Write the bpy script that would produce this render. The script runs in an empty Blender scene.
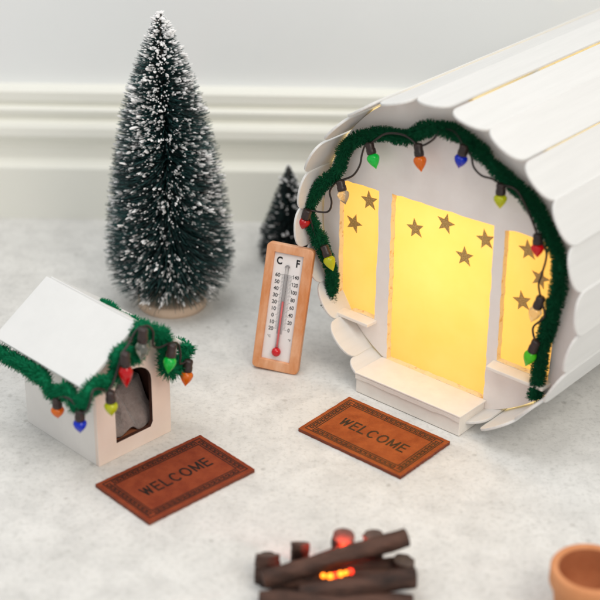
import bpy, bmesh, math, random
from mathutils import Vector, Matrix, noise
R = math.radians
S = 0.01                     # all sizes below are in centimetres
random.seed(7)
C = bpy.context.scene.collection
sc = bpy.context.scene

# ------------------------------------------------------------------ camera
cam_d = bpy.data.cameras.new('camera')
cam = bpy.data.objects.new('camera', cam_d); C.objects.link(cam)
pitch, roll = R(27.608), R(0.9207)
F = Vector((0, math.cos(pitch), -math.sin(pitch))); Rt = Vector((1, 0, 0)); Up = Rt.cross(F)
R2 = Rt * math.cos(roll) + Up * math.sin(roll); U2 = Up * math.cos(roll) - Rt * math.sin(roll)
M = Matrix((R2, U2, -F)).transposed().to_4x4(); M.translation = Vector((0, 0, 37.981 * S))
cam.matrix_world = M
cam_d.sensor_width = 36.0; cam_d.lens = 1495.97 / 600 * 36
cam_d.clip_start = 0.01; cam_d.clip_end = 50
cam_d.dof.use_dof = True; cam_d.dof.focus_distance = 0.715; cam_d.dof.aperture_fstop = 7.5
cam_d.dof.aperture_blades = 0
sc.camera = cam

# ------------------------------------------------------------------ light
w = bpy.data.worlds.new('World'); sc.world = w; w.use_nodes = True
bg = w.node_tree.nodes['Background']; bg.inputs[0].default_value = (0.97, 0.985, 1.0, 1); bg.inputs[1].default_value = 0.56
def area(name, loc, target, size, power, col):
    d = bpy.data.lights.new(name, 'AREA'); d.shape = 'SQUARE'; d.size = size * S; d.energy = power; d.color = col
    o = bpy.data.objects.new(name, d); C.objects.link(o); o.location = Vector(loc) * S
    o.rotation_euler = (Vector(target) - Vector(loc)).to_track_quat('-Z', 'Y').to_euler()
    return o
area('softbox_lamp', (-22, 44, 140), (2, 62, 0), 90, 7.6, (1.0, 0.985, 0.965))
area('side_lamp', (38, 0, 75), (6, 58, 0), 45, 4.0, (1.0, 0.91, 0.79))
sc.view_settings.view_transform = 'Standard'; sc.view_settings.look = 'None'
sc.view_settings.exposure = 0.0; sc.view_settings.gamma = 1.0
sc.cycles.max_bounces = 16; sc.cycles.transmission_bounces = 12; sc.cycles.diffuse_bounces = 8
sc.cycles.caustics_refractive = False; sc.cycles.caustics_reflective = False
sc.cycles.use_denoising = True
sc.cycles.sample_clamp_indirect = 6

# ------------------------------------------------------------------ materials
def mat(name, col, rough=0.5, col2=None, nscale=40.0, bump=0.0, bscale=300.0, bdist=0.0005, detail=6.0, spec=0.5,
        trans=0.0, ior=1.45, metal=0.0, sheen=0.0, emit=None, estr=0.0, ramp=(0.35, 0.65), stretch=None, sss=0.0):
    m = bpy.data.materials.new(name); m.use_nodes = True
    nt = m.node_tree; b = nt.nodes['Principled BSDF']
    b.inputs['Base Color'].default_value = (*col, 1); b.inputs['Roughness'].default_value = rough
    b.inputs['Specular IOR Level'].default_value = spec
    b.inputs['Transmission Weight'].default_value = trans; b.inputs['IOR'].default_value = ior
    b.inputs['Metallic'].default_value = metal; b.inputs['Sheen Weight'].default_value = sheen
    if sss:
        b.inputs['Subsurface Weight'].default_value = sss; b.inputs['Subsurface Radius'].default_value = (.003, .002, .001)
    if emit:
        b.inputs['Emission Color'].default_value = (*emit, 1); b.inputs['Emission Strength'].default_value = estr
    tc = nt.nodes.new('ShaderNodeTexCoord'); vec = tc.outputs['Object']
    if stretch:
        mp = nt.nodes.new('ShaderNodeMapping'); mp.inputs['Scale'].default_value = stretch
        nt.links.new(vec, mp.inputs[0]); vec = mp.outputs[0]
    if col2:
        n = nt.nodes.new('ShaderNodeTexNoise'); n.inputs['Scale'].default_value = nscale; n.inputs['Detail'].default_value = detail
        n.inputs['Roughness'].default_value = 0.62
        nt.links.new(vec, n.inputs['Vector'])
        r = nt.nodes.new('ShaderNodeValToRGB'); r.color_ramp.elements[0].position = ramp[0]; r.color_ramp.elements[1].position = ramp[1]
        r.color_ramp.elements[0].color = (*col, 1); r.color_ramp.elements[1].color = (*col2, 1)
        nt.links.new(n.outputs['Fac'], r.inputs[0]); nt.links.new(r.outputs[0], b.inputs['Base Color'])
    if bump:
        n2 = nt.nodes.new('ShaderNodeTexNoise'); n2.inputs['Scale'].default_value = bscale; n2.inputs['Detail'].default_value = 5
        nt.links.new(vec, n2.inputs['Vector'])
        bp = nt.nodes.new('ShaderNodeBump'); bp.inputs['Strength'].default_value = bump; bp.inputs['Distance'].default_value = bdist
        nt.links.new(n2.outputs['Fac'], bp.inputs['Height']); nt.links.new(bp.outputs[0], b.inputs['Normal'])
    return m

def floor_material():
    m = bpy.data.materials.new('plaster_floor'); m.use_nodes = True; nt = m.node_tree; b = nt.nodes['Principled BSDF']
    L = nt.links.new; tc = nt.nodes.new('ShaderNodeTexCoord')
    def nz(scale, det, rough, dist=0.0):
        n = nt.nodes.new('ShaderNodeTexNoise'); n.inputs['Scale'].default_value = scale; n.inputs['Detail'].default_value = det
        n.inputs['Roughness'].default_value = rough; n.inputs['Distortion'].default_value = dist
        L(tc.outputs['Object'], n.inputs['Vector']); return n
    def ramp(src, stops):
        r = nt.nodes.new('ShaderNodeValToRGB'); e = r.color_ramp.elements
        for k, (p, c) in enumerate(stops):
            el = e[k] if k < 2 else e.new(p)
            el.position = p; el.color = (*c, 1)
        L(src, r.inputs[0]); return r
    def mul(a, bb, f=1.0):
        x = nt.nodes.new('ShaderNodeMix'); x.data_type = 'RGBA'; x.blend_type = 'MULTIPLY'; x.inputs['Factor'].default_value = f
        L(a, x.inputs['A']); L(bb, x.inputs['B']); return x.outputs['Result']
    big = nz(22, 8, .62, .6); mid = nz(70, 8, .68, .5); fine = nz(430, 6, .68)
    c1 = ramp(big.outputs['Fac'], [(.34, (.68, .675, .655)), (.66, (.76, .755, .735))])
    c2 = ramp(mid.outputs['Fac'], [(.34, (.85, .85, .85)), (.58, (1, 1, 1))])
    c3 = ramp(fine.outputs['Fac'], [(.30, (.80, .80, .79)), (.50, (1, 1, 1))])
    sp = nt.nodes.new('ShaderNodeTexVoronoi'); sp.inputs['Scale'].default_value = 62; L(tc.outputs['Object'], sp.inputs['Vector'])
    c4 = ramp(sp.outputs['Distance'], [(.045, (.62, .61, .59)), (.10, (1, 1, 1))])
    col = mul(mul(mul(c1.outputs[0], c2.outputs[0]), c3.outputs[0]), c4.outputs[0], .55)
    L(col, b.inputs['Base Color']); b.inputs['Roughness'].default_value = .62; b.inputs['Specular IOR Level'].default_value = .35
    ad = nt.nodes.new('ShaderNodeMath'); ad.operation = 'MULTIPLY_ADD'; ad.inputs[1].default_value = .5
    L(fine.outputs['Fac'], ad.inputs[0]); L(mid.outputs['Fac'], ad.inputs[2])
    bp = nt.nodes.new('ShaderNodeBump'); bp.inputs['Strength'].default_value = .35; bp.inputs['Distance'].default_value = .0006
    L(ad.outputs[0], bp.inputs['Height']); L(bp.outputs[0], b.inputs['Normal'])
    return m

def pane_material():
    m = bpy.data.materials.new('yellow_tracing_paper'); m.use_nodes = True; nt = m.node_tree; L = nt.links.new
    nt.nodes.remove(nt.nodes['Principled BSDF']); out = nt.nodes['Material Output']
    tc = nt.nodes.new('ShaderNodeTexCoord'); n = nt.nodes.new('ShaderNodeTexNoise'); n.inputs['Scale'].default_value = 35; n.inputs['Detail'].default_value = 4
    L(tc.outputs['Object'], n.inputs['Vector'])
    r = nt.nodes.new('ShaderNodeValToRGB'); r.color_ramp.elements[0].position = .3; r.color_ramp.elements[1].position = .7
    r.color_ramp.elements[0].color = (.95, .64, .24, 1); r.color_ramp.elements[1].color = (.96, .69, .31, 1); L(n.outputs['Fac'], r.inputs[0])
    t = nt.nodes.new('ShaderNodeBsdfTranslucent'); d = nt.nodes.new('ShaderNodeBsdfDiffuse'); L(r.outputs[0], t.inputs[0]); L(r.outputs[0], d.inputs[0])
    mx = nt.nodes.new('ShaderNodeMixShader'); mx.inputs[0].default_value = .3; L(t.outputs[0], mx.inputs[1]); L(d.outputs[0], mx.inputs[2])
    L(mx.outputs[0], out.inputs[0]); return m

M_floor = floor_material()
M_wall = mat('painted_wall', (.81, .835, .845), .6, (.83, .85, .86), 8)
M_skirt = mat('painted_skirting', (.83, .83, .765), .38, (.85, .85, .79), 10)
M_stick = mat('white_painted_stick', (.685, .685, .675), .45, (.73, .73, .72), 300, .28, 420, .0004, stretch=(1, .06, 1), ramp=(.28, .66))
M_panel = mat('white_painted_card', (.88, .825, .79), .6, (.91, .865, .835), 90, .3, 260, .0005)
M_cut = mat('cut_card_edge', (.86, .74, .48), .8, (.66, .40, .16), 420, .5, 500, .0006, ramp=(.55, .68))  # card edge at the openings, yellow light from the windows mixed into its colour
M_sill = mat('cream_painted_card', (.83, .78, .72), .55, (.87, .83, .77), 120, .35, 300, .0006)
M_pane = pane_material()
M_gold = mat('gold_glitter', (.36, .20, .05), .4, (.90, .62, .24), 2600, .6, 2200, .0004, metal=.25, ramp=(.42, .66))
M_chen_d = mat('dark_green_chenille', (.003, .060, .026), .8, (.004, .105, .04), 500, spec=.15)
M_chen_b = mat('bright_green_chenille', (.002, .125, .05), .8, (.004, .20, .085), 500, spec=.15)
M_wire = mat('black_wire', (.018, .013, .012), .4, (.03, .022, .02), 200)
M_sock = mat('brown_black_socket', (.022, .014, .013), .35, (.04, .025, .022), 300)
def bulb_m(n, c, tr=.3):
    m = mat(n, c, .09, trans=tr, ior=1.40); nt = m.node_tree; b = nt.nodes['Principled BSDF']
    b.inputs['Coat Weight'].default_value = 1.0; b.inputs['Coat Roughness'].default_value = .04
    if True:
        t = nt.nodes.new('ShaderNodeBsdfTranslucent'); t.inputs[0].default_value = (*c, 1)
        x = nt.nodes.new('ShaderNodeMixShader'); x.inputs[0].default_value = .5 if tr < .9 else .22
        nt.links.new(b.outputs[0], x.inputs[1]); nt.links.new(t.outputs[0], x.inputs[2]); nt.links.new(x.outputs[0], nt.nodes['Material Output'].inputs[0])
    return m
M_red = bulb_m('red_bulb_plastic', (.90, .012, .025)); M_org = bulb_m('orange_bulb_plastic', (1.0, .31, .02))
M_grn = bulb_m('green_bulb_plastic', (.012, .86, .15)); M_blu = bulb_m('blue_bulb_plastic', (.01, .07, .85))
M_yel = bulb_m('yellow_bulb_plastic', (.80, .86, .03)); M_clr = bulb_m('clear_bulb_plastic', (.93, .93, .90), .95)
M_lime = bulb_m('lime_bulb_plastic', (.16, .86, .03))
M_hroof = mat('white_roof_card', (.74, .745, .74), .55, (.77, .775, .77), 60, .2, 240, .0003)
M_hwall = mat('white_house_card', (.80, .775, .745), .6, (.84, .815, .785), 70, .2, 240, .0003)
M_hfront = mat('cream_house_front', (.84, .71, .62), .6, (.87, .75, .67), 70, .2, 240, .0003)
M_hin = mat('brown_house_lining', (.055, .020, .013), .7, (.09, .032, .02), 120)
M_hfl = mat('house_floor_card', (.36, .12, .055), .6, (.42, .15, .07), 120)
M_felt = mat('grey_brown_felt', (.27, .22, .205), .95, (.36, .305, .285), 300, .6, 700, .0012, sheen=.6)
M_mat = mat('rust_brown_leather', (.20, .036, .015), .85, (.27, .055, .021), 160, .5, 900, .0006, spec=.2)
M_mat2 = mat('orange_lit_leather', (.28, .062, .015), .85, (.38, .095, .024), 160, .5, 900, .0006, spec=.2)  # brighter copy of the mat leather, warm orange light painted into the colour
M_matedge = mat('dark_leather_edge', (.16, .035, .016), .8, (.22, .05, .02), 300, .5, 900, .0006)
M_burn = mat('burnt_engraving', (.012, .007, .006), .6, (.028, .013, .009), 700, spec=.25)
M_burn2 = mat('lighter_engraving', (.022, .012, .006), .5, (.065, .032, .012), 300, spec=.3)  # lighter, browner tone than the other mat's engraving
M_tfr = mat('limed_orange_wood', (.60, .235, .085), .55, (.76, .43, .26), 110, .3, 500, .0004, detail=9, ramp=(.40, .66), stretch=(1, 1, .35))
M_plate = mat('white_scale_plate', (.78, .76, .76), .35, (.80, .78, .78), 40)
M_strip = mat('grey_scale_strip', (.50, .49, .50), .4)
M_ink = mat('black_ink', (.02, .02, .022), .5)
M_grey_ink = mat('grey_ink', (.22, .22, .23), .5)
M_glass = bpy.data.materials.new('tube_glass'); M_glass.use_nodes = True
_n = M_glass.node_tree; _n.nodes.remove(_n.nodes['Principled BSDF'])
_t = _n.nodes.new('ShaderNodeBsdfTransparent'); _g = _n.nodes.new('ShaderNodeBsdfGlossy'); _g.inputs['Roughness'].default_value = .05; _t.inputs[0].default_value = (.95, .95, .95, 1)
_f = _n.nodes.new('ShaderNodeFresnel'); _f.inputs[0].default_value = 1.15; _x = _n.nodes.new('ShaderNodeMixShader')
_n.links.new(_f.outputs[0], _x.inputs[0]); _n.links.new(_t.outputs[0], _x.inputs[1]); _n.links.new(_g.outputs[0], _x.inputs[2]); _n.links.new(_x.outputs[0], _n.nodes['Material Output'].inputs[0])
M_rliq = mat('red_spirit', (.55, .004, .012), .12, spec=.7)
M_rline = mat('pale_red_spirit', (.80, .16, .17), .3)
M_ndl = mat('dark_teal_bristle', (.006, .026, .025), .5, (.012, .068, .068), 60)
M_ndl2 = mat('black_green_bristle', (.005, .011, .012), .55, (.010, .024, .026), 60)
M_ndl3 = mat('teal_bristle', (.018, .085, .085), .5, (.03, .12, .12), 60)
M_snow = mat('white_flock', (.86, .86, .87), .8, (.93, .93, .93), 200)
M_twig = mat('twisted_wire', (.05, .045, .04), .5, (.12, .1, .08), 200)
M_disc = mat('pale_wood_disc', (.60, .45, .33), .65, (.70, .55, .43), 60, .2, 300, stretch=(1, .2, 1))
M_bark = mat('dark_bark', (.020, .009, .006), .75, (.105, .048, .032), 130, 1.0, 240, .002, stretch=(.35, 1, 1))
M_endg = mat('log_end_grain', (.06, .042, .036), .8, (.12, .085, .07), 240, .4, 300)
M_ember = mat('glowing_amber_lamp', (.9, .3, .02), .3, emit=(1.0, .21, .012), estr=3.4)
M_emberr = mat('glowing_red_lamp', (.9, .05, .02), .3, emit=(1.0, .03, .008), estr=2.2)
M_terra = mat('terracotta', (.56, .22, .085), .75, (.66, .29, .13), 60, .3, 350, .0005)
M_terra_in = mat('darker_terracotta_inside', (.42, .14, .055), .8, (.50, .19, .08), 60, .3, 350, .0005)  # darker, browner terracotta for the inner surface

# ------------------------------------------------------------------ mesh helpers
class MB:
    def __init__(s): s.v = []; s.f = []; s.m = []; s.sm = []
    def add(s, vs, fs, mi=0, smooth=False, T=None):
        o = len(s.v)
        s.v += [tuple(T @ Vector(v)) if T else tuple(v) for v in vs]
        s.f += [tuple(i + o for i in f) for f in fs]; s.m += [mi] * len(fs); s.sm += [smooth] * len(fs)
    def box(s, a, b, mi=0, T=None):
        x0, y0, z0 = a; x1, y1, z1 = b
        s.add([(x0, y0, z0), (x1, y0, z0), (x1, y1, z0), (x0, y1, z0), (x0, y0, z1), (x1, y0, z1), (x1, y1, z1), (x0, y1, z1)],
              [(3, 2, 1, 0), (4, 5, 6, 7), (0, 1, 5, 4), (1, 2, 6, 5), (2, 3, 7, 6), (3, 0, 4, 7)], mi, False, T)
    def prism(s, poly, axis_vec, mi=0, mside=None, T=None, smooth_side=False):
        # poly: list of 3-D points (planar), extruded by axis_vec
        n = len(poly); a = Vector(axis_vec); vs = [Vector(p) for p in poly] + [Vector(p) + a for p in poly]
        nrm = Vector((0, 0, 0))
        for i in range(n): nrm += vs[i].cross(vs[(i + 1) % n])
        flip = nrm.dot(a) > 0
        f0 = tuple(range(n)); f1 = tuple(range(n, 2 * n))
        s.add(vs, [f0[::-1] if flip else f0, f1 if flip else f1[::-1]], mi, False, T)
        side = [((i, (i + 1) % n, n + (i + 1) % n, n + i) if flip else (n + i, n + (i + 1) % n, (i + 1) % n, i)) for i in range(n)]
        o = len(s.v) - 2 * n
        s.f += [tuple(k + o for k in q) for q in side]; s.m += [mi if mside is None else mside] * n; s.sm += [smooth_side] * n
    def lathe(s, prof, n=24, T=None, mi=0, cap0=True, cap1=True):
        vs = []; fs = []
        for r, z in prof:
            for k in range(n):
                a = 2 * math.pi * k / n; vs.append((r * math.cos(a), r * math.sin(a), z))
        for i in range(len(prof) - 1):
            for k in range(n):
                k2 = (k + 1) % n; fs.append((i * n + k, i * n + k2, (i + 1) * n + k2, (i + 1) * n + k))
        if cap0: fs.append(tuple(range(n))[::-1])
        if cap1: fs.append(tuple((len(prof) - 1) * n + k for k in range(n)))
        s.add(vs, fs, mi, True, T)
    def tube(s, pts, r, n=10, mi=0, caps=True, rfun=None):
        pts = [Vector(p) for p in pts]; vs = []; fs = []
        t0 = (pts[1] - pts[0]).normalized(); ref = Vector((0, 0, 1)) if abs(t0.z) < .9 else Vector((1, 0, 0))
        N = t0.cross(ref).normalized()
        for i, p in enumerate(pts):
            t = (pts[min(i + 1, len(pts) - 1)] - pts[max(i - 1, 0)]).normalized()
            N = (N - t * N.dot(t)).normalized(); B = t.cross(N)
            for k in range(n):
                a = 2 * math.pi * k / n; rr = r if rfun is None else rfun(i / (len(pts) - 1), k)
                vs.append(p + (N * math.cos(a) + B * math.sin(a)) * rr)
        for i in range(len(pts) - 1):
            for k in range(n):
                k2 = (k + 1) % n; fs.append((i * n + k, i * n + k2, (i + 1) * n + k2, (i + 1) * n + k))
        s.add(vs, fs, mi, True)
        if caps:
            o = len(s.v) - len(vs)
            s.f += [tuple(o + k for k in range(n))[::-1], tuple(o + (len(pts) - 1) * n + k for k in range(n))]; s.m += [mi + (1 if caps == 'end' else 0)] * 2; s.sm += [False] * 2
    def spike(s, p, q, r0, r1, mi=0):
        p = Vector(p); q = Vector(q); t = (q - p).normalized(); N = t.orthogonal().normalized(); B = t.cross(N); vs = []
        for c, r in ((p, r0), (q, r1)):
            for k in range(3):
                a = 2.0944 * k; vs.append(c + (N * math.cos(a) + B * math.sin(a)) * r)
        s.add(vs, [(0, 1, 4, 3), (1, 2, 5, 4), (2, 0, 3, 5), (3, 4, 5)], mi, True)
    def blob(s, c, axis, ra, rb, mi=0):
        c = Vector(c); t = Vector(axis).normalized(); N = t.orthogonal().normalized(); B = t.cross(N); vs = [c - t * ra]; n = 6
        for h, rr in ((-.5, .8), (.15, 1.0), (.7, .65)):
            for k in range(n):
                a = 2 * math.pi * k / n; q = rb * rr * random.uniform(.75, 1.25)
                vs.append(c + t * (h * ra) + (N * math.cos(a) + B * math.sin(a)) * q)
        vs.append(c + t * ra); fs = []
        for k in range(n):
            k2 = (k + 1) % n; fs.append((0, 1 + k2, 1 + k)); fs.append((1 + 2 * n + k, 1 + 2 * n + k2, 1 + 3 * n))
            for i in range(2): fs.append((1 + i * n + k, 1 + i * n + k2, 1 + (i + 1) * n + k2, 1 + (i + 1) * n + k))
        s.add(vs, fs, mi, True)

def obj(name, mb, mats, parent=None, bevel=0.0, seg=2, loc=None):
    me = bpy.data.meshes.new(name)
    me.from_pydata([(x * S, y * S, z * S) for x, y, z in mb.v], [], mb.f)
    for m in (mats if isinstance(mats, (list, tuple)) else [mats]): me.materials.append(m)
    me.polygons.foreach_set('material_index', mb.m); me.polygons.foreach_set('use_smooth', mb.sm); me.update()
    o = bpy.data.objects.new(name, me); C.objects.link(o)
    if parent: o.parent = parent
    if loc: o.location = Vector(loc) * S
    if bevel:
        b = o.modifiers.new('bevel', 'BEVEL'); b.width = bevel * S; b.segments = seg; b.limit_method = 'ANGLE'; b.angle_limit = R(35)
    return o

def thing(name, label, cat, loc=(0, 0, 0), rot=(0, 0, 0), group=None):
    o = bpy.data.objects.new(name, None); C.objects.link(o); o.empty_display_size = .02
    o.location = Vector(loc) * S; o.rotation_euler = rot; o['label'] = label; o['category'] = cat
    if group: o['group'] = group
    return o

def tag(o, label, cat, group=None):
    o['label'] = label; o['category'] = cat
    if group: o['group'] = group

def structure(name, mb, m):
    o = obj(name, mb, m); o['kind'] = 'structure'; return o

def spline(pts, step=.12):
    P = [Vector(p) for p in pts]; out = []
    for i in range(len(P) - 1):
        a = P[max(i - 1, 0)]; b = P[i]; c = P[i + 1]; d = P[min(i + 2, len(P) - 1)]
        n = max(2, int((c - b).length / step))
        for k in range(n):
            t = k / n
            out.append(.5 * ((2 * b) + (c - a) * t + (2 * a - 5 * b + 4 * c - d) * t * t + (3 * b - a - 3 * c + d) * t ** 3))
    out.append(P[-1]); return out

_font_mb = {}
def text_into(mb, s, size, T, mi=0, depth=.006, bold=0.0, xs=1.0):
    cu = bpy.data.curves.new('lettering', 'FONT'); cu.body = s; cu.size = 1.0; cu.align_x = 'CENTER'; cu.align_y = 'CENTER'
    cu.extrude = 0.01; cu.offset = bold
    o = bpy.data.objects.new('lettering', cu); C.objects.link(o)
    bpy.context.view_layer.update()
    me = bpy.data.meshes.new_from_object(o.evaluated_get(bpy.context.evaluated_depsgraph_get()))
    vs = [(v.co.x * size * xs, v.co.y * size, (v.co.z + .01) / .02 * depth) for v in me.vertices]
    mb.add(vs, [tuple(p.vertices) for p in me.polygons], mi, False, T)
    bpy.data.objects.remove(o); bpy.data.curves.remove(cu); bpy.data.meshes.remove(me)

# ------------------------------------------------------------------ setting
b = MB(); b.add([(-400, -150, 0), (400, -150, 0), (400, 90, 0), (-400, 90, 0)], [(0, 1, 2, 3)]); structure('floor', b, M_floor)
b = MB(); b.box((-400, 84.6, -.5), (400, 90, 90)); structure('wall', b, M_wall)
prof = [(90, -.3), (82.75, -.3), (82.75, 3.25), (82.8, 3.36), (82.95, 3.42), (83.35, 3.62), (83.5, 3.72), (83.55, 4.35), (83.45, 4.7), (83.2, 5.0), (83.0, 5.15),
        (82.95, 5.3), (82.98, 5.75), (83.1, 5.95), (83.4, 6.05), (83.62, 6.1), (83.62, 6.4), (83.45, 6.45), (83.4, 6.75), (83.5, 6.85), (83.85, 6.9), (83.85, 7.15),
        (83.7, 7.2), (83.7, 7.75), (83.8, 7.88), (84.2, 7.95), (84.7, 8.0), (90, 8.0)]
b = MB(); b.prism([(-400, y, z) for y, z in prof], (800, 0, 0)); structure('skirting_board', b, M_skirt)

# ------------------------------------------------------------------ round cabin
YC = -.697
CAB = (5.5515, 60.6495, 0)
cab = thing('toy_cabin', 'white barrel shaped toy cabin with glowing yellow door and windows and scalloped stick ends', 'toy house', CAB, (0, 0, YC))
CX, CZ, RS = .08, 7.84, 7.85       # axis of the barrel, outer radius
NS = 24; LEN = 20.5
rs = random.Random(3)
b = MB()
wide = {85: .10, 100: .12, 115: .10, 130: .08, 145: .19, 55: .06}
for k in range(NS):
    ac = 18 + 15 * k                                 # stick centre angle, valleys at 10.5 + 15 k
    h0 = h1 = RS * math.tan(R(7.5)) + .03
    for va, g in wide.items():
        if abs(ac - 7.5 - va) < 5: h0 -= g
        if abs(ac + 7.5 - va) < 5: h1 -= g
    rad = RS + (0.05 if k % 2 else -.03); tip = rs.uniform(-.10, .14); til = rs.uniform(-.02, .02)
    low = math.sin(R(ac)) < -.93
    if low: rad -= .05
    if 190 < ac < 220: tip += .7
    elif 220 < ac < 235: tip += .25
    elif 250 < ac < 292: tip += .45
    a = R(ac); er = Vector((math.cos(a), 0, math.sin(a))); et = Vector((-math.sin(a), 0, math.cos(a)))
    cen = Vector((CX, 0, CZ))
    poly = []
    for j in range(13):                              # rounded front end
        t = math.pi * j / 12; sx = -math.cos(t)
        sx = math.copysign(abs(sx) ** .9, sx)
        poly.append((sx * (h1 if sx > 0 else h0), .72 + tip - .74 * math.sin(t) ** .85))
    poly += [(h1, LEN), (-h0, LEN)]
    th = .13
    vv = [cen + er * (rad - th + til * p[0] - .03 * max(0, .75 - p[1])) + et * p[0] + Vector((0, p[1], 0)) for p in poly]
    b.prism(vv, er * th)
obj('stick_shell', b, [M_stick], cab, .035, 2)
# back disc
b = MB(); b.prism([(CX + 7.45 * math.cos(R(t)), LEN - .6, CZ + 7.45 * math.sin(R(t))) for t in range(0, 360, 10)], (0, .3, 0)); obj('back_panel', b, [M_stick], cab)

# front panel with openings
PF, PT = 2.1, .34
def jag(poly, amp=.03, step=.3, seed=1):
    rr = random.Random(seed); out = []
    for i, p in enumerate(poly):
        q = poly[(i + 1) % len(poly)]; d = math.hypot(q[0] - p[0], q[1] - p[1]); n = max(1, int(d / step))
        nx, nz = -(q[1] - p[1]) / d, (q[0] - p[0]) / d
        for k in range(n):
            t = k / n; j = rr.uniform(-amp, amp) if k else 0
            out.append((p[0] + (q[0] - p[0]) * t + nx * j, p[1] + (q[1] - p[1]) * t + nz * j))
    return out
winL = [(-6.50, 3.02), (-4.20, 3.02), (-4.18, 6.5), (-4.24, 9.86), (-6.15, 9.86), (-6.62, 9.6), (-6.55, 6)]
door = [(-3.34, 1.1), (2.42, 1.1), (2.38, 5), (2.25, 10.08), (-3.48, 9.96), (-3.42, 5)]
winR = [(2.97, 3.42), (5.75, 3.42), (5.75, 9.9), (4.6, 10.16), (3.3, 10.14), (2.82, 10.02), (2.92, 6)]
def front_panel():
    bm = bmesh.new(); edges = []
    def loop(pts):
        vs = [bm.verts.new((x, PF, z)) for x, z in pts]
        for i in range(len(vs)): edges.append(bm.edges.new((vs[i], vs[(i + 1) % len(vs)])))
    loop([(CX + 7.66 * math.cos(R(t)), CZ + 7.66 * math.sin(R(t))) for t in range(0, 360, 5)])
    loop(jag(winL, .03, .28, 2)); loop(jag(door, .03, .28, 3)); loop(jag(winR, .03, .28, 4))
    bmesh.ops.triangle_fill(bm, use_beauty=True, edges=edges, normal=(0, -1, 0))
    # remove faces inside openings
    def inside(p, poly):
        c = False
        for i in range(len(poly)):
            x1, z1 = poly[i]; x2, z2 = poly[i - 1]
            if (z1 > p[1]) != (z2 > p[1]) and p[0] < (x2 - x1) * (p[1] - z1) / (z2 - z1) + x1: c = not c
        return c
    kill = [f for f in bm.faces if any(inside((f.calc_center_median().x, f.calc_center_median().z), q) for q in (winL, door, winR))]
    bmesh.ops.delete(bm, geom=kill, context='FACES_ONLY')
    for f in bm.faces:
        if f.normal.y > 0: f.normal_flip()
    m = MB(); bm.verts.index_update(); vs = [v.co.copy() for v in bm.verts]; n = len(vs)
    fs = [tuple(v.index for v in f.verts) for f in bm.faces]
    m.add(vs + [v + Vector((0, PT, 0)) for v in vs], fs + [tuple(i + n for i in f[::-1]) for f in fs], 0)
    side = []
    for e in bm.edges:
        if len(e.link_faces) == 1:
            l = e.link_loops[0]; a_, b_ = l.vert.index, l.link_loop_next.vert.index
            side.append((b_, a_, a_ + n, b_ + n))
    o = len(m.v) - 2 * n
    m.f += [tuple(i + o for i in q) for q in side]; m.m += [1] * len(side); m.sm += [False] * len(side)
    bm.free(); return m
obj('front_panel', front_panel(), [M_panel, M_cut], cab)

def star_mb(x, z, r, rot, y):
    m = MB(); pts = []
    for i in range(10):
        a = R(90 + rot + 36 * i); q = r if i % 2 == 0 else r * .42
        pts.append((x + q * math.cos(a), y, z + q * math.sin(a)))
    m.prism(pts, (0, -.03, 0)); return m
def pane(name, poly, stars, grow):
    x0 = min(p[0] for p in poly) - grow; x1 = max(p[0] for p in poly) + grow; z0 = min(p[1] for p in poly) - grow; z1 = max(p[1] for p in poly) + grow
    m = MB(); yb = PF + PT + .02
    m.add([(x0, yb, z0), (x1, yb, z0), (x1, yb, z1), (x0, yb, z1)], [(0, 1, 2, 3)])
    o = obj(name, m, [M_pane], cab)
    for (x, z, r) in stars:
        obj('star', star_mb(x - .22, z, .52, r, yb - .01), [M_gold], o)
    return o
k = .13
wl = pane('window', winL, [(-4.82, 9.02, 8), (-5.71, 7.57, -14)], .25)
dr = pane('door', door, [(-2.05, 8.42, 12), (-.36, 9.2, -8), (1.86, 9.08, 14), (.80, 7.88, 5)], .25)
wr = pane('window', winR, [(4.12, 9.28, 12), (4.87, 8.13, -10), (4.06, 6.70, 15)], .25)
# sills
b = MB(); b.prism([(-6.72, PF - .01, 3.02), (-4.02, PF - .01, 3.02), (-4.12, 1.42, 3.0), (-6.70, 1.45, 3.0)], (0, 0, -.17)); obj('sill', b, [M_sill], wl, .03)
b = MB(); b.prism([(2.80, PF - .01, 3.40), (5.95, PF - .01, 3.40), (5.9, 1.42, 3.36), (2.84, 1.42, 3.36)], (0, 0, -.17)); obj('sill', b, [M_sill], wr, .03)
# doorstep: a box wrapped in card with an overlapping top sheet
b = MB(); b.box((-3.62, .05, .03), (2.52, PF - .02, 1.02))
b.prism([(-3.68, -.02, 1.03), (2.56, .0, 1.03), (2.62, PF - .03, 1.03), (-3.60, PF - .03, 1.03)], (0, 0, .10)); ds = obj('doorstep', b, [M_sill], cab, .03)
rj = random.Random(8); m = MB(); n_ = 46; xs_ = [-3.64 + 6.18 * i / n_ for i in range(n_ + 1)]; low_ = [.80 + .07 * noise.noise(Vector((x * .9, 0, 4))) + rj.uniform(-.015, .015) for x in xs_]
m.prism([(x, -.005, 1.02) for x in xs_] + [(x, -.005, z) for x, z in reversed(list(zip(xs_, low_)))], (0, .045, 0)); obj('folded_edge', m, [M_sill], ds)
# lamp inside the cabin
def point(name, loc, power, col, rad):
    d = bpy.data.lights.new(name, 'POINT'); d.energy = power; d.color = col; d.shadow_soft_size = rad * S
    o = bpy.data.objects.new(name, d); C.objects.link(o); o.location = Vector(loc) * S; return o
ub = Vector((math.sin(-YC), math.cos(YC), 0)); uu = Vector((math.cos(YC), math.sin(YC), 0))
def cabw(x, y, z): return Vector(CAB) + uu * x + ub * y + Vector((0, 0, z))
point('cabin_lamp', cabw(-.6, 9.2, 8.0), .20, (1.0, .78, .36), 1.0)

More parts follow.
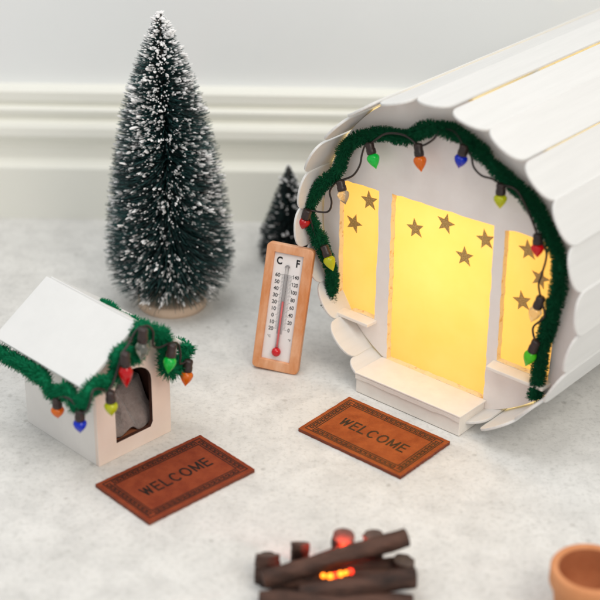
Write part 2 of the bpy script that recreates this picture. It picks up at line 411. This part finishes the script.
# ------------------------------------------------------------------ garlands
def chenille(pts, rad, dens, seed, mi=0):
    rr = random.Random(seed); m = MB(); P = spline(pts, .08)
    m.tube(P, rad * .45, 8)
    Lg = sum((P[i + 1] - P[i]).length for i in range(len(P) - 1)); n = int(Lg * dens); Nv = None
    for q in range(n):
        t = rr.random() * (len(P) - 1.001); i = int(t); p = P[i].lerp(P[i + 1], t - i); tg = (P[i + 1] - P[i]).normalized()
        a = rr.random() * 6.2832; N = tg.orthogonal().normalized(); B = tg.cross(N)
        d = N * math.cos(a) + B * math.sin(a)
        clump = .86 + .22 * noise.noise(p * 1.7 + Vector((seed, 0, 0))) + .10 * noise.noise(p * 5 + d * 1.5)
        e = p + d * rad * clump * rr.choice((.7, .85, .95, 1.0, 1.05, 1.1, 1.1 if rad == .45 else 1.28)) * rr.uniform(.92, 1.05) + tg * rad * rr.uniform(-.35, .35)
        m.spike(p + d * rad * .3, e, .022, .012, mi)
    return m
Gc = [(-6.75, 1.6, 3.10), (-6.50, 1.6, 4.7), (-6.75, 1.45, 5.72), (-7.10, 1.2, 6.80), (-7.38, 1.05, 7.45), (-7.66, 1.0, 8.10), (-7.50, 1.05, 8.85), (-6.95, 1.2, 9.72), (-6.30, 1.45, 10.42),
      (-6.22, 1.6, 10.86), (-5.95, 1.65, 11.72), (-5.14, 1.65, 12.44), (-3.82, 1.65, 12.98), (-2.47, 1.65, 13.15), (-1.72, 1.65, 13.66), (-.87, 1.65, 14.05), (.39, 1.65, 14.03),
      (1.49, 1.65, 13.55), (2.6, 1.65, 12.86), (3.74, 1.65, 12.34), (4.56, 1.65, 11.72), (5.22, 1.65, 10.9), (5.84, 1.65, 10.0), (6.0, 1.65, 9.32), (6.04, 1.65, 8.42),
      (5.92, 1.65, 7.47), (5.80, 1.65, 6.79), (5.64, 1.65, 5.84), (5.52, 1.65, 4.73), (5.50, 1.65, 3.82), (5.44, 1.6, 2.60)]
def place(o, loc, yaw): o.location = Vector(loc) * S; o.rotation_euler = (0, 0, yaw)
g = obj('garland', chenille(Gc, .45, 620, 5), [M_chen_d]); place(g, CAB, YC)
tag(g, 'dark green fuzzy garland arched round the front of the glowing cabin', 'garland', 'fuzzy green garlands')

AH = (-8.9068, 56.0836, 0); YH = R(45.99)
rz = random.Random(4)
Gh_side = [(-1.1, 5.6, 4.12), (-1.1, 4.77, 4.17), (-1.12, 3.78, 4.24), (-1.15, 2.96, 4.26), (-1.15, 2.16, 4.2), (-1.2, 1.64, 3.8), (-1.15, 1.20, 3.70), (-1.1, .73, 4.2), (-1.15, .24, 4.2), (-1.2, -.1, 4.0), (-1.2, -.5, 3.95)]
Gh_front = [(-1.25, -.72, 4.2), (-1.05, -.78, 4.6), (-.75, -.8, 4.84), (-.27, -.8, 4.82), (.28, -.8, 4.80), (.66, -.8, 5.05), (.66, -.8, 5.80), (.95, -.82, 6.02), (1.33, -.8, 5.62), (1.65, -.8, 5.35),
            (1.95, -.8, 5.62), (1.90, -.8, 6.30), (2.0, -.78, 6.74), (2.5, -.74, 6.30), (3.1, -.78, 6.05), (3.35, -.8, 5.70), (3.40, -.8, 5.0), (3.45, -.8, 4.35), (3.57, -.8, 3.90), (3.95, -.8, 3.85),
            (4.45, -.8, 4.20), (4.75, -.8, 4.75)]
Gh_far = [(4.75, -.8, 4.65), (4.9, -.3, 4.5), (4.2, .2, 4.9), (3.3, .8, 5.80), (3.2, 1.3, 5.75), (3.6, 1.8, 5.4), (3.3, 2.3, 5.7), (3.0, 2.8, 6.14), (3.2, 3.3, 5.8), (3.8, 3.9, 5.3), (4.6, 4.4, 4.7)]
m1 = chenille(Gh_side + Gh_front, .46, 520, 9)
m2 = chenille(Gh_far, .30, 420, 12)
m1.add(m2.v, m2.f, 0, True)
g = obj('garland', m1, [M_chen_b]); place(g, AH, YH)
tag(g, 'bright green fuzzy garland zigzagging along the eaves and gable of the dog house', 'garland', 'fuzzy green garlands')

# ------------------------------------------------------------------ light strings
def add_bulb(root, a, c, m, col):
    a = Vector(a); c = Vector(c); d = (c - a).normalized(); L_ = (c - a).length
    T = Matrix.Translation(a) @ d.to_track_quat('Z', 'Y').to_matrix().to_4x4()
    sl = min(.62, L_ * .42)
    s_ = MB(); s_.lathe([(.10, -.06), (.19, -.03), (.215, .04), (.20, sl * .5), (.225, sl * .55), (.225, sl * .93), (.205, sl)], 18, T)
    b_ = MB(); bl = L_ - sl; pr = [(.13, sl - .04), (.19, sl + .02)]
    for q in range(1, 13):
        t = q / 12; r = .315 * math.sin(math.pi * min(1, (t * .80 + .20)) ** 1.0) ** .85 if t < 1 else 0
        r = .30 * (1 - ((t - .26) / .74) ** 1.65) if t > .26 else .30 * (1 - .42 * ((.26 - t) / .26) ** 2)
        pr.append((max(r, .022), sl + bl * t))
    b_.lathe(pr, 24, T)
    o = obj('bulb', b_, [m], root); o['label'] = col + ' teardrop bulb'
    obj('socket', s_, [M_sock], o)
sl = thing('string_lights', 'string of coloured teardrop bulbs hung over the garland on the glowing cabin', 'string lights', CAB, (0, 0, YC), 'strings of toy lights')
for col, m, a, c in (('red', M_red, (-7.42, .72, 8.36), (-7.72, .62, 7.30)), ('yellow green', M_yel, (-6.70, 1.12, 6.55), (-6.10, 1.12, 5.40)), ('clear', M_clr, (-5.92, 1.25, 10.16), (-5.52, 1.2, 9.10)),
                     ('green', M_grn, (-4.33, 1.3, 12.48), (-3.83, 1.25, 11.38)), ('orange', M_org, (-1.58, 1.3, 13.16), (-1.28, 1.25, 11.95)), ('blue', M_blu, (.9, 1.3, 13.78), (.70, 1.25, 12.68)),
                     ('yellow green', M_yel, (2.92, 1.3, 12.52), (2.99, 1.25, 11.42)), ('red', M_red, (4.96, 1.3, 10.76), (5.08, 1.25, 9.74)), ('clear', M_clr, (5.43, 1.3, 7.87), (5.09, 1.25, 6.55)),
                     ('lime green', M_lime, (5.42, 1.3, 5.68), (5.02, 1.25, 4.28))):
    add_bulb(sl, a, c, m, col)
b = MB()
for wv in ([(-5.9, 1.3, 10.2), (-5.3, 1.4, 10.57), (-4.91, 1.4, 11.19), (-4.80, 1.4, 11.76), (-4.6, 1.35, 12.3), (-4.33, 1.3, 12.48)],
           [(-7.4, .8, 8.36), (-6.72, 1.3, 8.3), (-6.45, 1.3, 8.85), (-6.58, 1.3, 9.4), (-6.3, 1.3, 9.9), (-5.92, 1.25, 10.16)],
           [(-1.58, 1.3, 13.1), (-1.29, 1.4, 13.2), (-.82, 1.4, 13.6), (-.5, 1.5, 14.1), (.2, 1.45, 14.2), (.9, 1.3, 13.75)], [(-4.33, 1.3, 12.4), (-3.4, 1.3, 13.2), (-2.3, 1.3, 13.4), (-1.58, 1.3, 13.1)],
           [(.9, 1.3, 13.75), (1.2, 1.4, 13.4), (1.39, 1.4, 12.88), (1.83, 1.4, 12.6), (2.4, 1.4, 12.6), (2.92, 1.3, 12.5)], [(2.92, 1.3, 12.5), (3.8, 1.2, 12.5), (4.6, 1.2, 11.5), (4.96, 1.3, 10.7)],
           [(4.96, 1.3, 10.7), (5.42, 1.4, 10.0), (5.29, 1.4, 8.92), (5.19, 1.4, 8.39), (5.43, 1.3, 7.82)], [(5.43, 1.3, 7.82), (5.75, 1.2, 7.2), (5.5, 1.35, 6.75), (5.15, 1.4, 6.3), (5.15, 1.4, 5.95), (5.4, 1.3, 5.6)],
           [(-6.7, 1.15, 6.5), (-7.05, 1.1, 6.7), (-7.2, .9, 7.3), (-7.42, .75, 8.3)]):
    b.tube(spline(wv, .1), .05, 8)
obj('wire', b, [M_wire], sl)
sl = thing('string_lights', 'string of coloured teardrop bulbs hung over the garland on the dog house', 'string lights', AH, (0, 0, YH), 'strings of toy lights')
for col, m, a, c in (('clear', M_clr, (1.66, -1.45, 7.0), (1.50, -1.45, 5.54)), ('red', M_red, (.62, -1.45, 6.22), (.61, -1.45, 4.55)), ('green', M_grn, (3.28, -1.45, 5.60), (2.97, -1.45, 4.28)),
                     ('orange', M_org, (4.42, -1.2, 4.25), (4.18, -1.2, 3.02)), ('yellow', M_yel, (-.28, -1.45, 4.68), (-.28, -1.45, 3.48)), ('orange', M_org, (-1.4, .89, 3.78), (-1.4, .92, 2.80)),
                     ('blue', M_blu, (-1.42, -.73, 3.92), (-1.42, -.67, 2.78))):
    add_bulb(sl, a, c, m, col)
b = MB()
for wv in ([(1.66, -1.2, 7.0), (1.92, -1.2, 6.97), (2.2, -1.2, 6.85), (2.42, -1.2, 6.45), (2.38, -1.2, 5.86), (2.7, -1.2, 5.6), (3.28, -1.22, 5.6)], [(3.28, -1.22, 5.58), (3.55, -1.22, 5.55), (3.85, -1.2, 5.3), (3.95, -1.2, 4.7), (3.9, -1.2, 4.3), (4.42, -1.2, 4.25)],
           [(.62, -1.25, 6.2), (1.0, -1.2, 6.4), (1.4, -1.15, 6.8), (1.66, -1.2, 7.0)], [(-.28, -1.25, 4.66), (-.05, -1.25, 4.8), (.3, -1.2, 5.3), (.62, -1.25, 6.15)],
           [(-1.42, -.73, 3.9), (-1.45, -.98, 3.92), (-1.42, -1.31, 4.25), (-1.3, -1.40, 4.7), (-1.1, -1.3, 5.0), (-.79, -1.25, 4.98), (-.28, -1.25, 4.66)], [(-1.4, .89, 3.75), (-1.45, .5, 4.1), (-1.5, -.2, 4.3), (-1.42, -.73, 3.9)]):
    b.tube(spline(wv, .1), .05, 8)
obj('wire', b, [M_wire], sl)

# ------------------------------------------------------------------ dog house
dh = thing('dog_house', 'white toy dog house with a pitched card roof and arched doorway', 'dog house', AH, (0, 0, YH))
HW, HD, RX, RZ, SL = 4.30, 5.35, 2.15, 6.62, .635
SR = .765
def zroof(x): return RZ - (SL if x < RX else SR) * abs(x - RX)
TH = .22
# front wall with doorway, built as one polygon with a notch closed by triangle fill
bm = bmesh.new(); ed = []
def lp(pts):
    vs = [bm.verts.new((x, 0, z)) for x, z in pts]
    for i in range(len(vs)): ed.append(bm.edges.new((vs[i], vs[(i + 1) % len(vs)])))
dpoly = [(1.06, .80), (3.06, .80), (3.20, 1.05), (3.20, 3.25)] + [(2.13 + 1.07 * math.cos(R(t)), 3.25 + .98 * math.sin(R(t)) ** .9) for t in range(15, 180, 15)] + [(1.06, 3.25)]
lp([(0, 0), (HW, 0), (HW, zroof(HW) - .25), (RX, zroof(RX) - .25), (0, zroof(0) - .25)]); lp(dpoly)
bmesh.ops.triangle_fill(bm, use_beauty=True, edges=ed, normal=(0, -1, 0))
def inpoly(p, poly):
    c = False
    for i in range(len(poly)):
        x1, z1 = poly[i]; x2, z2 = poly[i - 1]
        if (z1 > p[1]) != (z2 > p[1]) and p[0] < (x2 - x1) * (p[1] - z1) / (z2 - z1) + x1: c = not c
    return c
bmesh.ops.delete(bm, geom=[f for f in bm.faces if inpoly((f.calc_center_median().x, f.calc_center_median().z), dpoly)], context='FACES_ONLY')
bm.verts.index_update(); mm = MB(); vs = [v.co.copy() for v in bm.verts]; n = len(vs)
for f in bm.faces:
    if f.normal.y > 0: f.normal_flip()
fs = [tuple(v.index for v in f.verts) for f in bm.faces]
mm.add(vs + [v + Vector((0, TH, 0)) for v in vs], fs + [tuple(i + n for i in f[::-1]) for f in fs], 0)
for e in bm.edges:
    if len(e.link_faces) == 1:
        l = e.link_loops[0]; a_, b_ = l.vert.index, l.link_loop_next.vert.index
        mm.f.append((b_, a_, a_ + n, b_ + n)); mm.sm.append(False)
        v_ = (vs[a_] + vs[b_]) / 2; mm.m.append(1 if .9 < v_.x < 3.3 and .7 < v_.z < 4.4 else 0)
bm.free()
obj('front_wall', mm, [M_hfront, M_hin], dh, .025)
b = MB(); b.box((0.003, TH + .003, 0), (TH, HD, zroof(0) - .3)); b.box((HW - TH, TH + .003, 0), (HW - .003, HD, zroof(HW) - .3))
b.prism([(TH + .003, HD - TH, 0), (HW - TH - .003, HD - TH, 0), (HW - TH - .003, HD - TH, zroof(HW - TH) - .3), (RX, HD - TH, zroof(RX) - .3), (TH + .003, HD - TH, zroof(TH) - .3)], (0, TH, 0)); obj('side_walls', b, [M_hwall], dh, .02)
# dark lining inside
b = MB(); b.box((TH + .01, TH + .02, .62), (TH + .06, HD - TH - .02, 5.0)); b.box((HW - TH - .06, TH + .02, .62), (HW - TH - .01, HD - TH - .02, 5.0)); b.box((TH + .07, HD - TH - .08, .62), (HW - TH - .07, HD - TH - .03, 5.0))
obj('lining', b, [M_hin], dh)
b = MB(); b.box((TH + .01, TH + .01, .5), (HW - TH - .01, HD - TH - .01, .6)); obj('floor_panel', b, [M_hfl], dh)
# two roof panels
RY0, RY1, OV = -.55, 5.9, 3.12
nl = Vector((-SL, 0, 1)).normalized(); 
for sgn in (-1, 1):
    nn = Vector((sgn * (SL if sgn < 0 else SR), 0, 1)).normalized(); b = MB(); ov = OV if sgn < 0 else 2.92
    x1 = RX + sgn * ov; z1 = zroof(x1)
    pts = [(RX, RY0, RZ), (x1, RY0, z1), (x1, RY1, z1), (RX, RY1, RZ)]
    if sgn < 0: b.prism(pts, nn * .2)
    else: b.prism([(RX + .03, RY0 + .003, RZ - .09), (x1, RY0 + .003, z1 - .06), (x1, RY1 - .003, z1 - .06), (RX + .03, RY1 - .003, RZ - .09)], nn * .195)
    obj('roof', b, [M_hroof], dh, .035)
# blanket
def blanket():
    m = MB(); nx, ny = 44, 30; vs = []; 
    for j in range(ny):
        for i in range(nx):
            x = i / (nx - 1); y = j / (ny - 1)
            X = .45 + 3.4 * x; Y = .45 + 3.2 * y
            ridge = math.exp(-((x - .52 + .22 * y) / .09) ** 2)
            Z = .66 + 1.75 * min(1, y * 2.4) ** .8 * (.42 + .68 * x) + ridge * .95 * math.exp(-((y - .32) / .3) ** 2) + .25 * noise.noise(Vector((X * 1.3, Y * 1.3, 2))) + .06 * noise.noise(Vector((X * 4, Y * 4, 7)))
            edge = min(1, x * 6)
            vs.append((X + .3 * noise.noise(Vector((y * 3, 1, x))), Y, .63 + (Z - .63) * max(.12, edge)))
    top = len(vs); vs2 = [(x, y, z - .10) for x, y, z in vs]
    fs = [(j * nx + i, j * nx + i + 1, (j + 1) * nx + i + 1, (j + 1) * nx + i) for j in range(ny - 1) for i in range(nx - 1)]
    fs2 = [tuple(q + top for q in f[::-1]) for f in fs]; sd = []
    for i in range(nx - 1): sd += [(i + 1, i, i + top, i + 1 + top), ((ny - 1) * nx + i, (ny - 1) * nx + i + 1, (ny - 1) * nx + i + 1 + top, (ny - 1) * nx + i + top)]
    for j in range(ny - 1): sd += [(j * nx, (j + 1) * nx, (j + 1) * nx + top, j * nx + top), ((j + 1) * nx + nx - 1, j * nx + nx - 1, j * nx + nx - 1 + top, (j + 1) * nx + nx - 1 + top)]
    m.add(vs + vs2, fs + fs2 + sd, 0, True); return m
o = obj('blanket', blanket(), [M_felt]); place(o, AH, YH); tag(o, 'grey brown felt blanket bunched up inside the dog house doorway', 'blanket')

# ------------------------------------------------------------------ doormats
GLYPH = {'W': (.62, [[(0, 1), (.155, 0), (.31, .95), (.465, 0), (.62, 1)]]), 'E': (.42, [[(.42, 1), (0, 1), (0, 0), (.42, 0)], [(0, .52), (.38, .52)]]),
         'L': (.40, [[(0, 1), (0, 0), (.40, 0)]]), 'C': (.56, [[(.30 + .29 * math.cos(R(t)), .5 + .5 * math.sin(R(t))) for t in range(42, 320, 18)]]),
         'O': (.62, [[(.31 + .31 * math.cos(R(t)), .5 + .5 * math.sin(R(t))) for t in range(0, 361, 18)]]), 'M': (.58, [[(0, 0), (0, 1), (.29, .12), (.58, 1), (.58, 0)]])}
def welcome(mb, z, h=.60, wd=.10, gap=.20):
    tot = sum(GLYPH[c][0] for c in 'WELCOME') * h * 1.15 + 6 * gap; x = -tot / 2; k_ = 0
    for c in 'WELCOME':
        for st in GLYPH[c][1]:
            P = [Vector((x + a_ * h * 1.15, -h / 2 + b_ * h - .02, 0)) for a_, b_ in st]
            for i in range(len(P) - 1):
                d = (P[i + 1] - P[i]).normalized(); n_ = Vector((-d.y, d.x, 0)) * wd / 2; e_ = d * (wd * (.5 if c in 'EL' else .2))
                k_ = (k_ + 1) % 6; zz = z + .003 + .0004 * k_
                q = [P[i] - n_ - e_, P[i + 1] - n_ + e_, P[i + 1] + n_ + e_, P[i] + n_ - e_]
                mb.prism([(v_.x, v_.y, z) for v_ in q], (0, 0, zz - z))
        x += GLYPH[c][0] * h * 1.15 + gap
def doormat(loc, yaw, label, m, mb_):
    t = thing('doormat', label, 'doormat', loc, (0, 0, yaw), 'miniature welcome mats')
    W, Hh, T = 6.0, 3.83, .19; rr = random.Random(int(loc[0] * 10))
    out = jag([(-W / 2, -Hh / 2), (W / 2, -Hh / 2), (W / 2, Hh / 2), (-W / 2, Hh / 2)], .012, .12, 5)
    b = MB(); b.prism([(x, y, .01) for x, y in out], (0, 0, T - .01), 0, 1); obj('mat', b, [m, M_matedge], t, .03)
    z = T + .002; b = MB()
    welcome(b, z); obj('lettering', b, [mb_], t)
    b = MB(); lw = .05
    def seg(p, q, w_=lw):
        x0, x1 = sorted((p[0], q[0])); y0, y1 = sorted((p[1], q[1]))
        seg.k = (seg.k + 1) % 7
        b.box((x0 - w_ / 2, y0 - w_ / 2, z), (x1 + w_ / 2, y1 + w_ / 2, z + .0035 + .0004 * seg.k))
    seg.k = 0
    i0, i1 = .24, .60
    for ins in (i0, i1):
        X, Y = W / 2 - ins, Hh / 2 - ins
        seg((-X, -Y), (X, -Y)); seg((-X, Y), (X, Y)); seg((-X, -Y), (-X, Y)); seg((X, -Y), (X, Y))
    a0, a1 = i0 + .085, i1 - .085
    def key(fx, length):
        n = round(length / .29); p = length / n
        for q in range(n):
            s0 = -length / 2 + q * p
            path = [(.06, a1), (.06, a0), (.80, a0), (.80, a1 - .02), (.42, a1 - .02), (.42, (a0 + a1) / 2 + .01)]
            pts = [fx(s0 + u_ * p, v_) for u_, v_ in path]
            for c in range(len(pts) - 1): seg(pts[c], pts[c + 1], .052)
    key(lambda s_, v_: (s_, -Hh / 2 + v_), W - 2 * i1); key(lambda s_, v_: (-s_, Hh / 2 - v_), W - 2 * i1)
    key(lambda s_, v_: (W / 2 - v_, s_), Hh - 2 * i0 - .3); key(lambda s_, v_: (-W / 2 + v_, -s_), Hh - 2 * i0 - .3)
    obj('key_border', b, [mb_], t)
doormat((-5.389, 55.180, 0), .7607, 'rust brown welcome mat with key border lying in front of the dog house', M_mat, M_burn)
doormat((3.538, 58.860, 0), -.6969, 'orange lit brown welcome mat with key border lying before the cabin doorstep', M_mat2, M_burn2)

# ------------------------------------------------------------------ thermometer
tw, tl, lean, trot = 2.40, 6.50, .22, .058
th = thing('thermometer', 'small thermometer in an orange wooden frame leaning against the glowing cabin', 'thermometer', (-2.39, 65.11, tw * math.sin(trot) + .01), (0, 0, 0))
th.rotation_mode = 'YXZ'; th.rotation_euler = (-lean, trot, -.275)
def rrect(x0, z0, x1, z1, r, n=5):
    out = []
    for cx_, cz_, a0 in ((x1 - r, z0 + r, -90), (x1 - r, z1 - r, 0), (x0 + r, z1 - r, 90), (x0 + r, z0 + r, 180)):
        for k_ in range(n + 1):
            a = R(a0 + 90 * k_ / n); out.append((cx_ + r * math.cos(a), cz_ + r * math.sin(a)))
    return out
ix0, ix1, iz0, iz1 = .42, 1.90, .52, 6.06
def ring(outer, inner, y0, y1):
    m = MB(); n = len(outer); vs = [(x, y0, z) for x, z in outer] + [(x, y0, z) for x, z in inner] + [(x, y1, z) for x, z in outer] + [(x, y1, z) for x, z in inner]
    fs = []
    for i in range(n):
        j = (i + 1) % n
        fs += [(i, j, n + j, n + i), (2 * n + j, 2 * n + i, 3 * n + i, 3 * n + j), (j, i, 2 * n + i, 2 * n + j), (n + i, n + j, 3 * n + j, 3 * n + i)]
    m.add(vs, fs); return m
obj('frame', ring(rrect(0, 0, tw, tl, .22), rrect(ix0, iz0, ix1, iz1, .03), 0, .42), [M_tfr], th, .05, 3)
b = MB(); b.box((ix0 - .05, .16, iz0 - .05), (ix1 + .05, .24, iz1 + .05)); pl = obj('scale_plate', b, [M_plate], th)
b = MB(); b.box((.2, .26, .2), (tw - .2, .40, tl - .2)); obj('backing', b, [M_tfr], th)
PY = .158
TX = Matrix.Rotation(R(90), 4, 'X')            # text plane -> facing -y
def put(mb, s, size, x, z, xs=1.0, bold=.018): text_into(mb, s, size, Matrix.Translation((x, PY, z)) @ TX, 0, .006, bold, xs)
xm = 1.16
b = MB()
put(b, 'C', .52, .70, 5.62, .80, .035); put(b, 'F', .52, 1.64, 5.62, .80, .035)
for k_, s_ in enumerate(('60', '50', '40', '30', '20', '10', '0', '10', '20')): put(b, s_, .27, .70, 4.90 - .348 * k_, .95)
for k_, s_ in enumerate(('140', '120', '100', '80', '60', '40', '20', '0')): put(b, s_, .27, 1.62, 4.92 - .393 * k_, .82)
put(b, '°C', .17, .66, 1.70, 1.0, .0); put(b, '°F', .17, 1.72, 1.66, 1.0, .0)
obj('lettering', b, [M_ink], pl)
b = MB()
for k_ in range(41):
    z = 4.96 - 2.80 * k_ / 40; lg = .20 if k_ % 5 == 0 else .12
    b.box((xm + .16, PY - .004, z - .009), (xm + .16 + lg, PY + .004, z + .009))
    b.box((xm - .16 - lg * .8, PY - .004, z - .009), (xm - .16, PY + .004, z + .009))
obj('tick_marks', b, [M_grey_ink], pl)
b = MB(); b.box((xm - .15, PY - .003, 1.9), (xm + .15, PY + .004, 5.0)); obj('scale_strip', b, [M_strip], pl)
b = MB()
Tb = Matrix.Translation((xm, .05, 0))
b.lathe([(.03, 1.1), (.085, 1.25), (.085, 5.32), (.06, 5.40), (.02, 5.43)], 16, Tb)
tu = obj('tube', b, [M_glass], th)
b = MB(); b.lathe([(.05, 1.0), (.05, 1.9), (.048, 3.62)], 10, Tb); obj('red_liquid', b, [M_rline], tu)
b = MB(); b.lathe([(.03, .74)] + [(.235 * math.sin(R(t)), .98 - .235 * math.cos(R(t))) for t in range(15, 170, 12)] + [(.05, 1.23)], 20, Tb); obj('red_bulb', b, [M_rliq], tu)
b = MB(); pts = [(xm + .11 * math.cos(R(t)), .10, 5.36 + .11 * math.sin(R(t))) for t in range(0, 181, 20)]; b.tube(pts, .022, 6); obj('tube_clip', b, [M_grey_ink], th)

# ------------------------------------------------------------------ bottle brush trees
def brush_tree(label, loc, Hh, prof, lean_, nb, nsnow, seed, mn, disc_r, up):
    rr = random.Random(seed); t = thing('bottle_brush_tree', label, 'tree', loc, (0, 0, 0), 'bottle brush trees')
    def rad(z):
        for i in range(len(prof) - 1):
            if prof[i][0] <= z <= prof[i + 1][0]:
                f = (z - prof[i][0]) / (prof[i + 1][0] - prof[i][0]); return prof[i][1] * (1 - f) + prof[i + 1][1] * f
        return prof[-1][1]
    z0, z1 = prof[0][0], prof[-1][0]
    def ax(z): return Vector((lean_[0] * z / Hh, lean_[1] * z / Hh, z))
    zs = [z0 + (z1 - z0) * k_ / 400 for k_ in range(401)]; wt = [rad(z) + .35 for z in zs]
    crown = MB(); snow = MB(); tips = []
    for k_ in range(nb):
        z = rr.choices(zs, wt)[0] + rr.uniform(-.03, .03); r = rad(z) * rr.uniform(.86, 1.06); 
        r *= 1 + .05 * noise.noise(Vector((z * .8, seed, 0)))
        a = rr.random() * 6.2832; el = up + .33 * (z - z0) / (z1 - z0) + rr.gauss(0, .09)
        if z - z0 < 1.0: el -= .35 * (1 - (z - z0))
        d = Vector((math.cos(a) * math.cos(el), math.sin(a) * math.cos(el), math.sin(el)))
        p = ax(z - r * math.sin(el) * .55); e = p + d * (r / max(.6, math.cos(el)))
        mid = p + (e - p) * .55 + Vector((rr.uniform(-.04, .04), rr.uniform(-.04, .04), rr.uniform(-.05, .03)))
        mi = rr.choices((0, 1, 2), (5, 4, 2))[0]; crown.spike(p, mid, .022, .018, mi); crown.spike(mid, e, .018, .009, mi); tips.append((mid, e, d, z))
    for k_ in range(nsnow):
        mid, e, d, z = rr.choice(tips)
        if rr.random() > .55 + .45 * (z - z0) / (z1 - z0): continue
        nn = noise.noise(e * .55 + Vector((0, 0, seed))) + .8 * noise.noise(e * 1.9 + Vector((3, 0, seed)))
        if nn < -.12 and rr.random() < .8: continue
        f_ = rr.uniform(.45, .95); q = mid.lerp(e, f_); big = rr.random() ** 3 * (1.2 if nn > .15 else .7)
        ln = rr.uniform(.055, .12) + .17 * big
        snow.blob(q + Vector((0, 0, .012)), d + Vector((rr.uniform(-.2, .2), rr.uniform(-.2, .2), rr.uniform(-.2, .35))), ln, rr.uniform(.020, .036) + .04 * big)
        if big > .5:
            for _ in range(2): snow.blob(q + d * rr.uniform(-.15, .1) + Vector((rr.uniform(-.09, .09), rr.uniform(-.09, .09), rr.uniform(-.09, .09))), d, ln * .7, .036)
    random.seed(seed)
    cr = obj('crown', crown, mn, t)
    obj('snow_flecks', snow, [M_snow], cr)['kind'] = 'stuff'
    b_ = MB(); b_.tube([ax(.3), ax(Hh * .5), ax(Hh - .1)], .12, 8); obj('trunk', b_, [M_twig], t)
    b_ = MB(); b_.lathe([(disc_r * .97, 0), (disc_r, .05), (disc_r, .48), (disc_r * .96, .56), (.02, .57)], 40); obj('wooden_base', b_, [M_disc], t)
    return t
brush_tree('tall snow flecked green bottle brush tree on a pale wooden disc', (-6.93, 72.0, 0), 16.25,
           [(1.35, 2.5), (1.7, 3.0), (2.5, 3.36), (3.8, 3.38), (5.5, 3.15), (6.7, 3.0), (8.4, 2.72), (10.2, 2.32), (11.9, 1.88), (13.6, 1.30), (15.0, .72), (16.0, .25), (16.2, .1)], (-.25, 0), 15000, 9500, 21, [M_ndl2, M_ndl, M_ndl3], 1.85, .02)
brush_tree('small dark snow flecked bottle brush tree half hidden behind the thermometer and cabin', (-.75, 77.6, 0), 5.9,
           [(.4, 1.55), (.9, 1.75), (1.8, 1.55), (3.0, 1.15), (4.2, .75), (5.2, .38), (5.85, .08)], (0, 0), 4600, 620, 33, [M_ndl2, M_ndl2, M_ndl], .8, .05)

# ------------------------------------------------------------------ campfire
cf = thing('campfire', 'toy campfire of dark logs with glowing amber and red embers', 'campfire', (1.6, 48.05, 0))
def log(p, q, r, seed):
    b_ = MB(); p = Vector(p); q = Vector(q); pts = [p.lerp(q, t / 24) + Vector((0, noise.noise(Vector((t * .12, seed, 1))), noise.noise(Vector((t * .12, seed, 5))))) * .12 for t in range(25)]
    b_.tube(pts, r, 16, 0, 'end', lambda t, k_: r * (1 + .16 * noise.noise(Vector((k_ * .9, t * 4, seed))) + .09 * noise.noise(Vector((k_ * 2.3, t * 11, seed)))))
    obj('log', b_, [M_bark, M_endg], cf, .05)
log((-2.9, -.75, .72), (2.85, .75, 1.82), .38, 1)
log((-1.4, -1.25, .42), (3.15, -.9, 1.02), .42, 2)
log((-3.0, -1.6, .38), (3.0, -1.7, .38), .38, 3)
log((-2.6, -.35, .36), (2.7, .1, .42), .36, 9)
log((-1.9, .35, .36), (2.9, .55, .5), .36, 10)
log((-2.75, .15, .0), (-2.75, .35, 1.15), .50, 4)
log((-1.45, .8, .0), (-1.42, .95, 1.30), .38, 5)
log((.20, 1.0, .0), (.32, 1.0, 1.62), .46, 6)
log((1.55, 1.2, .0), (1.52, 1.15, 1.60), .42, 7)
log((2.6, .3, .0), (2.75, .3, 1.0), .45, 8)
b = MB()
for x, y, z, r in ((-.50, -.52, .80, .11), (-.22, -.56, .80, .14), (.18, -.50, .88, .13), (.40, -.46, .92, .10)):
    b.lathe([(r * math.sin(R(t)) + .004, z - r * math.cos(R(t))) for t in range(0, 181, 20)], 14, Matrix.Translation((x, y, 0)))
obj('ember', b, [M_ember], cf)
b = MB()
for x, y, z, r in ((.58, -.42, .95, .13), (-.02, -.52, .84, .12), (-.85, .25, .95, .14)):
    b.lathe([(r * math.sin(R(t)) + .004, z - r * math.cos(R(t))) for t in range(0, 181, 20)], 14, Matrix.Translation((x, y, 0)))
obj('ember', b, [M_emberr], cf)
point('campfire_lamp', (1.9, 48.6, 1.5), .075, (1.0, .06, .02), .3)

# ------------------------------------------------------------------ terracotta pot
pt = thing('flower_pot', 'terracotta pot with a thick rounded rim at the edge of the floor', 'pot', (11.35, 46.1, 0))
b = MB(); b.lathe([(1.15, 0), (1.2, .05), (1.42, 1.7)], 48, None, 0, True, False); obj('body', b, [M_terra], pt)
b = MB(); b.lathe([(1.42, 1.70), (1.55, 1.72), (1.58, 1.8), (1.58, 2.42), (1.53, 2.50), (1.42, 2.53), (1.32, 2.50), (1.27, 2.42)], 48, None, 0, False, False); obj('rim', b, [M_terra], pt)
b = MB(); b.lathe([(1.27, 2.42), (1.22, 1.6), (1.05, .35), (.9, .28), (.01, .28)], 48, None, 0, False, False); obj('inside', b, [M_terra_in], pt)
